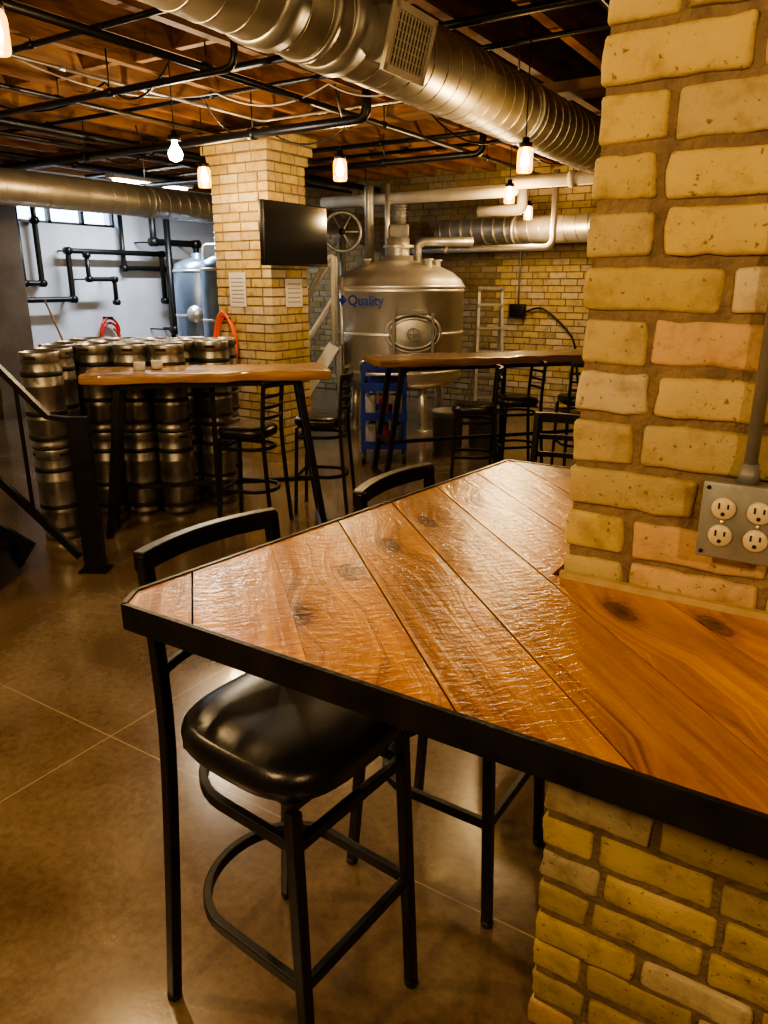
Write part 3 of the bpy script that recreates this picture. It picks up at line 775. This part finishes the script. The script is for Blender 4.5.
def ferm(name, r, h, loc, mat):
    b = MB()
    b.lathe([(.03, .35), (r*.5, .5), (r, .8), (r, h-.12), (r*.92, h-.05), (r*.6, h), (.08, h+.03), (.08, h+.09), (.001, h+.09)], mat, n=40)
    for z in (.82, h*.6, h-.16): b.lathe([(r, z), (r+.008, z+.005), (r+.008, z+.03), (r, z+.035)], M_steel, n=40)
    for k in range(4):
        a = .78+k*math.pi/2; b.tube([(math.cos(a)*r*.9, math.sin(a)*r*.9, 1.0), (math.cos(a)*r*.95, math.sin(a)*r*.95, 0)], .03, M_steel, 10)
    b.tube(fillet([(r*.3, -r*.3, h-.02), (r*.3, -r*.3, h+.2), (r*1.1, -r*.4, h+.2), (r*1.1, -r*.4, .5)], .08), .018, M_steel, 8)
    b.lathe([(.11, 0), (.11, .03), (.001, .04)], M_steel, (0, -r, 1.15), 20, Matrix.Rotation(math.radians(90), 3, 'X'))
    return b.obj(name, (*loc, 0), R)
ferm('fermenter', .34, 1.85, W(-1.85, 9.3), M_bluesteel)
ferm('fermenter', .34, 1.85, W(-2.55, 10.7), M_bluesteel)

xw = XL+.10
def wp(pts, r=.035):
    b = MB(); P = [(xw+o, y, z) for (y, z, o) in pts]
    b.tube(fillet(P, .07), r, M_black, 10)
    for q in P: b.tube([Vector(q)-Vector((r*1.3, 0, 0)), Vector(q)+Vector((r*1.3, 0, 0))], r*1.35, M_black, 10)
    for q in P[1:-1]: b.box(((XL+.005+q[0])/2, q[1], q[2]), (q[0]-XL-.005, .02, .02), M_black)
    return b.obj('process_pipe')
wp([(5.75, 2.6, 0), (5.75, 1.55, 0), (6.0, 1.55, 0), (6.0, 2.3, 0), (6.0, 2.6, 0)])
wp([(5.62, 2.5, .1), (5.62, 1.35, .1), (6.35, 1.35, .1), (6.35, 1.95, .1), (7.9, 1.95, .1), (7.9, 1.3, .1)])
wp([(6.55, 1.90, .2), (6.55, 1.6, .2), (6.95, 1.6, .2), (6.95, 1.3, .2)], .03)
wp([(7.3, 2.5, 0), (7.3, 1.75, 0), (8.1, 1.75, 0), (8.1, .2, 0)], .035)
wp([(7.6, 2.7, .3), (7.6, 2.1, .3), (8.4, 2.1, .3), (8.4, .5, .3), (8.7, .5, .3)], .045)
wp([(7.75, 2.6, .42), (7.75, .9, .42), (8.0, .9, .42), (8.0, .1, .42)], .045)
b = MB()
pts = [(xw, 6.95+.16*math.cos(t)*(1-.04*t/6), .90+.20*math.sin(t)-.01*t) for t in [i*.35 for i in range(40)]]
b.tube(pts, .018, M_red, 8); b.box((XL+.08, 6.95, 1.09), (.16, .05, .03), M_frame); b.obj('wall_hose')
b = MB()
for i in range(4):
    pts = [(-6.72+.03*i, 3.50+.22*math.cos(a), 1.02+.24*math.sin(a)) for a in [2*math.pi*k/30 for k in range(30)]]
    b.tube(pts, .016, M_red, 8, True)
b.tube([(-6.66, 3.5, 0), (-6.66, 3.5, 1.3)], .02, M_frame, 8); b.box((-6.66, 3.5, .01), (.3, .3, .02), M_frame); b.tube([(-6.76, 3.5, 1.24), (-6.56, 3.5, 1.24)], .02, M_frame, 8)
b.obj('hose_stand')
b = MB(); b.tube([(-8.3, 6.05, .12), (-8.75, 5.9, 1.35)], .013, M_joist, 8); b.rbox((-8.3, 6.05, .08), (.1, .36, .06), M_joist, .01, (3, 3, 3)); b.box((-8.3, 6.05, .03), (.07, .34, .06), M_red); b.obj('push_broom')

# ------------------------------------------------------------------ lamps
def jar(loc, power, cool=False, s=1.0):
    x, y, z = loc; b = MB()
    b.tube([(0, 0, .09*s), (0, 0, ZC-z-.01)], .004, M_black, 6)
    S = lambda pr: [(r*s, q*s) for r, q in pr]
    b.lathe(S([(.02, .11), (.022, .085), (.040, .08), (.040, .055), (.036, .054), (.001, .054)]), M_frame, n=24)
    if not cool:
        b.lathe(S([(.036, .055), (.045, .035), (.047, .02), (.047, -.07), (.042, -.082), (.001, -.084)]), M_jar, n=24)
        b.lathe(S([(.012, .054), (.014, .03), (.026, .0), (.028, -.02), (.022, -.042), (.001, -.052)]), M_bulb, n=20)
    else:
        b.lathe(S([(.016, .054), (.018, .03), (.038, .0), (.044, -.02), (.036, -.05), (.001, -.064)]), M_bulbw, n=20)
    o = b.obj('jar_pendant' if not cool else 'bare_bulb_pendant', loc)
    l = bpy.data.lights.new('lamp_light', 'POINT'); l.energy = power; l.color = (1, .67, .32) if not cool else (1, .84, .60); l.shadow_soft_size = .05
    lo = bpy.data.objects.new('lamp_light', l); scene.collection.objects.link(lo); lo.parent = o; lo.location = (0, 0, -.15*s)
for X, Y, z, p, c, s in ((-1.47, 6.60, 2.40, 30, 0, 1.12), (-.335, 6.18, 2.40, 32, 0, 1.12), (1.24, 7.9, 2.40, 32, 0, 1.12), (.776, 4.46, 2.22, 24, 0, .92), (1.58, 8.7, 2.3, 30, 0, 1),
                     (-1.22, 2.66, 2.33, 32, 0, .9), (-1.40, 5.46, 2.41, 36, 1, 1.1)):
    q = W(X, Y); jar((q[0], q[1], z), p, bool(c), s)
for x, y, p in ((-2.7, .1, 75), (-.9, -.7, 65), (.9, -.5, 50), (-4.6, 1.0, 20), (1.6, 2.8, 25)):  # extra pendants out of view, added as fill light
    jar((x, y, 2.3), p)
b = MB(); b.box((0, 0, .03), (.16, 1.25, .05), M_paper); b.tube([(0, -.58, -.01), (0, .58, -.01)], .014, M_bulbw, 10)
for s in (-.5, .5): b.tube([(0, s, .05), (0, s, .13)], .004, M_frame, 6)
fo = b.obj('shop_light', (-7.75, 6.9, 2.73))
l = bpy.data.lights.new('shop_light_area', 'AREA'); l.shape = 'RECTANGLE'; l.size = .12; l.size_y = 1.2; l.energy = 75; l.color = (.80, .88, 1)
lo = bpy.data.objects.new('shop_light_area', l); scene.collection.objects.link(lo); lo.parent = fo; lo.location = (0, 0, -.04)

# ------------------------------------------------------------------ world, camera
w = bpy.data.worlds.new('World'); scene.world = w; w.use_nodes = True
w.node_tree.nodes['Background'].inputs[0].default_value = (.55, .74, 1, 1); w.node_tree.nodes['Background'].inputs[1].default_value = 9
cd = bpy.data.cameras.new('camera'); cam = bpy.data.objects.new('camera', cd); scene.collection.objects.link(cam)
cam.location = (0, 0, 1.57); cam.rotation_euler = (math.radians(90-17.3), 0, R)
cd.sensor_fit = 'VERTICAL'; cd.sensor_height = 36; cd.sensor_width = 27; cd.lens = 26.0; cd.clip_start = .02
scene.camera = cam
scene.view_settings.view_transform = 'AgX'
try: scene.view_settings.look = 'AgX - Medium High Contrast'
except Exception as e: print(e)
scene.view_settings.exposure = 0.45
